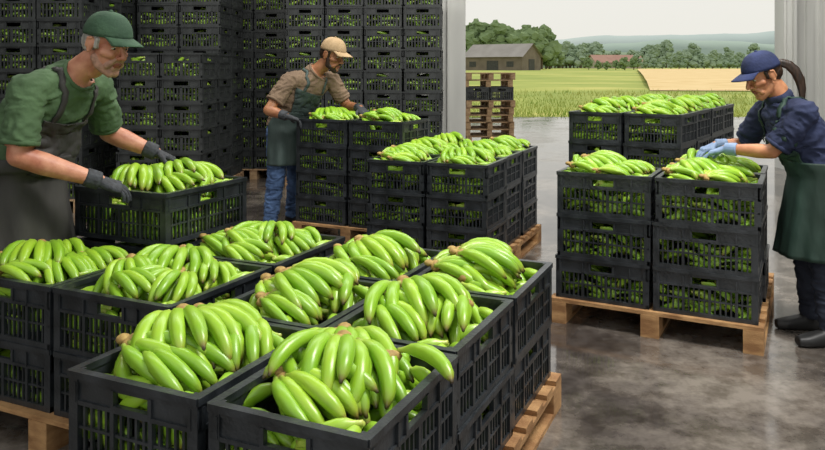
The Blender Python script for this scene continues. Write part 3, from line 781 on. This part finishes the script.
def barn(x,y,w,d,hw,hr,rz,cw,crf):
    b=MB(); z0=th(x,y)-.3
    b.v=[(-w/2,-d/2,0),(w/2,-d/2,0),(w/2,d/2,0),(-w/2,d/2,0),(-w/2,-d/2,hw),(w/2,-d/2,hw),(w/2,d/2,hw),(-w/2,d/2,hw),(-w/2,0,hr),(w/2,0,hr)]
    b.f=[(0,1,5,4),(1,2,6,9,5),(2,3,7,6),(3,0,4,8,7)]; b.m=[0]*4
    o=.6; k=(hr-hw)/(d/2)
    n=len(b.v); b.v+=[(-w/2-o,-d/2-o,hw-o*k+.1),(w/2+o,-d/2-o,hw-o*k+.1),(w/2+o,0,hr+.1),(-w/2-o,0,hr+.1),(-w/2-o,d/2+o,hw-o*k+.1),(w/2+o,d/2+o,hw-o*k+.1)]
    b.f+=[(n,n+1,n+2,n+3),(n+3,n+2,n+5,n+4)]; b.m+=[1,1]
    b.box(-w*.1,w*.1,-d/2-.08,-d/2,0,hw*.7,2)
    for s in (-.35,.3): b.box(w*s-w*.06,w*s+w*.06,-d/2-.06,-d/2,hw*.3,hw*.65,2)
    b.box(w/2,w/2+.08,-d*.15,d*.15,0,hw*.8,2)
    return obj('barn',b.mesh('barn',[cw,crf,M_dark]),(x,y,z0),rz)
M_bw=mat('barn_wood','#6f6458','#807466',.5,.9); M_br=mat('barn_roof','#8b8680','#9b9690',.3,.8)
M_br2=mat('barn_roof_red','#9a7060','#a67c6a',.3,.8); M_bw2=mat('barn_wall_pale','#a2988a','#b0a698',.5,.9)
barn(24,200,17,11,4.0,7.2,math.radians(-35),M_bw,M_br)
barn(81,300,20,10,2.8,5.6,math.radians(10),M_bw2,M_br2)
def pstack(x,y,rz,n):
    e=empty('pallet_stack',(x,y,0),rz); z=0; pm=pallet_mesh(1.0,1.0,M_woodold)
    for i in range(n):
        o=obj('pallet_%d'%(i+1),pm,(U(-.03,.03),U(-.03,.03),z),U(-.03,.03),e); z+=.147
        if i in(5,):
            for s in (-.25,.25):
                obj('crate_%d%d'%(i,s>0),crate_mesh(.49,.49,.27,True),(s,-.24,z),0,e); obj('crate_b%d%d'%(i,s>0),crate_mesh(.49,.49,.27,True),(s,.26,z),0,e)
            z+=.271
pstack(1.55,15.8,.06,8)

# ------------------------------------------------------------ light
w=bpy.data.worlds.new('World'); scene.world=w; w.use_nodes=True; nt=w.node_tree; bg=nt.nodes['Background']
tc=nt.nodes.new('ShaderNodeTexCoord'); sx=nt.nodes.new('ShaderNodeSeparateXYZ'); nt.links.new(tc.outputs['Generated'],sx.inputs[0])
rp=nt.nodes.new('ShaderNodeValToRGB'); rp.color_ramp.elements[0].position=0; rp.color_ramp.elements[0].color=lin('#e5e3da'); rp.color_ramp.elements[1].position=.5; rp.color_ramp.elements[1].color=lin('#f0f1f0')
nt.links.new(sx.outputs['Z'],rp.inputs[0]); nt.links.new(rp.outputs[0],bg.inputs[0]); bg.inputs[1].default_value=1.08
def area(name,loc,rot,sx_,sy_,p,c=(1,.97,.93)):
    l=bpy.data.lights.new(name,'AREA'); l.shape='RECTANGLE'; l.size=sx_; l.size_y=sy_; l.energy=p; l.color=c
    o=bpy.data.objects.new(name,l); o.location=loc; o.rotation_euler=rot; COL.objects.link(o)
area('added_fill_light',(2.2,2.6,5.0),(0,math.radians(18),0),1.8,1.0,310)  # added fill, out of view, brightens the foreground from the right
area('added_fill_light',(0,6.2,5.2),(math.radians(12),0,0),5,.8,220)  # added fill above the middle stacks, no visible fixture
area('added_fill_light',(-4,6.0,5.2),(math.radians(20),0,0),3,.8,85)  # weaker added fill on the tower side, out of view
area('added_fill_light',(4,8.2,5.2),(math.radians(25),0,0),5,.5,180)  # unseen wall wash, added to brighten the door wall and frame
s=bpy.data.lights.new('sun','SUN'); s.energy=1.8; s.angle=math.radians(10); s.color=(1,.94,.84)
so=bpy.data.objects.new('sun',s); so.rotation_euler=(math.radians(-38),math.radians(38),0); COL.objects.link(so)

# ------------------------------------------------------------ camera
cam=bpy.data.cameras.new('camera'); cam.sensor_width=36; cam.lens=750/825*36; cam.shift_y=-(225-70)/825; cam.clip_end=3000
co=bpy.data.objects.new('camera',cam); co.location=(0,0,1.5); co.rotation_euler=(math.radians(90),0,0); COL.objects.link(co); scene.camera=co
scene.view_settings.view_transform='Standard'
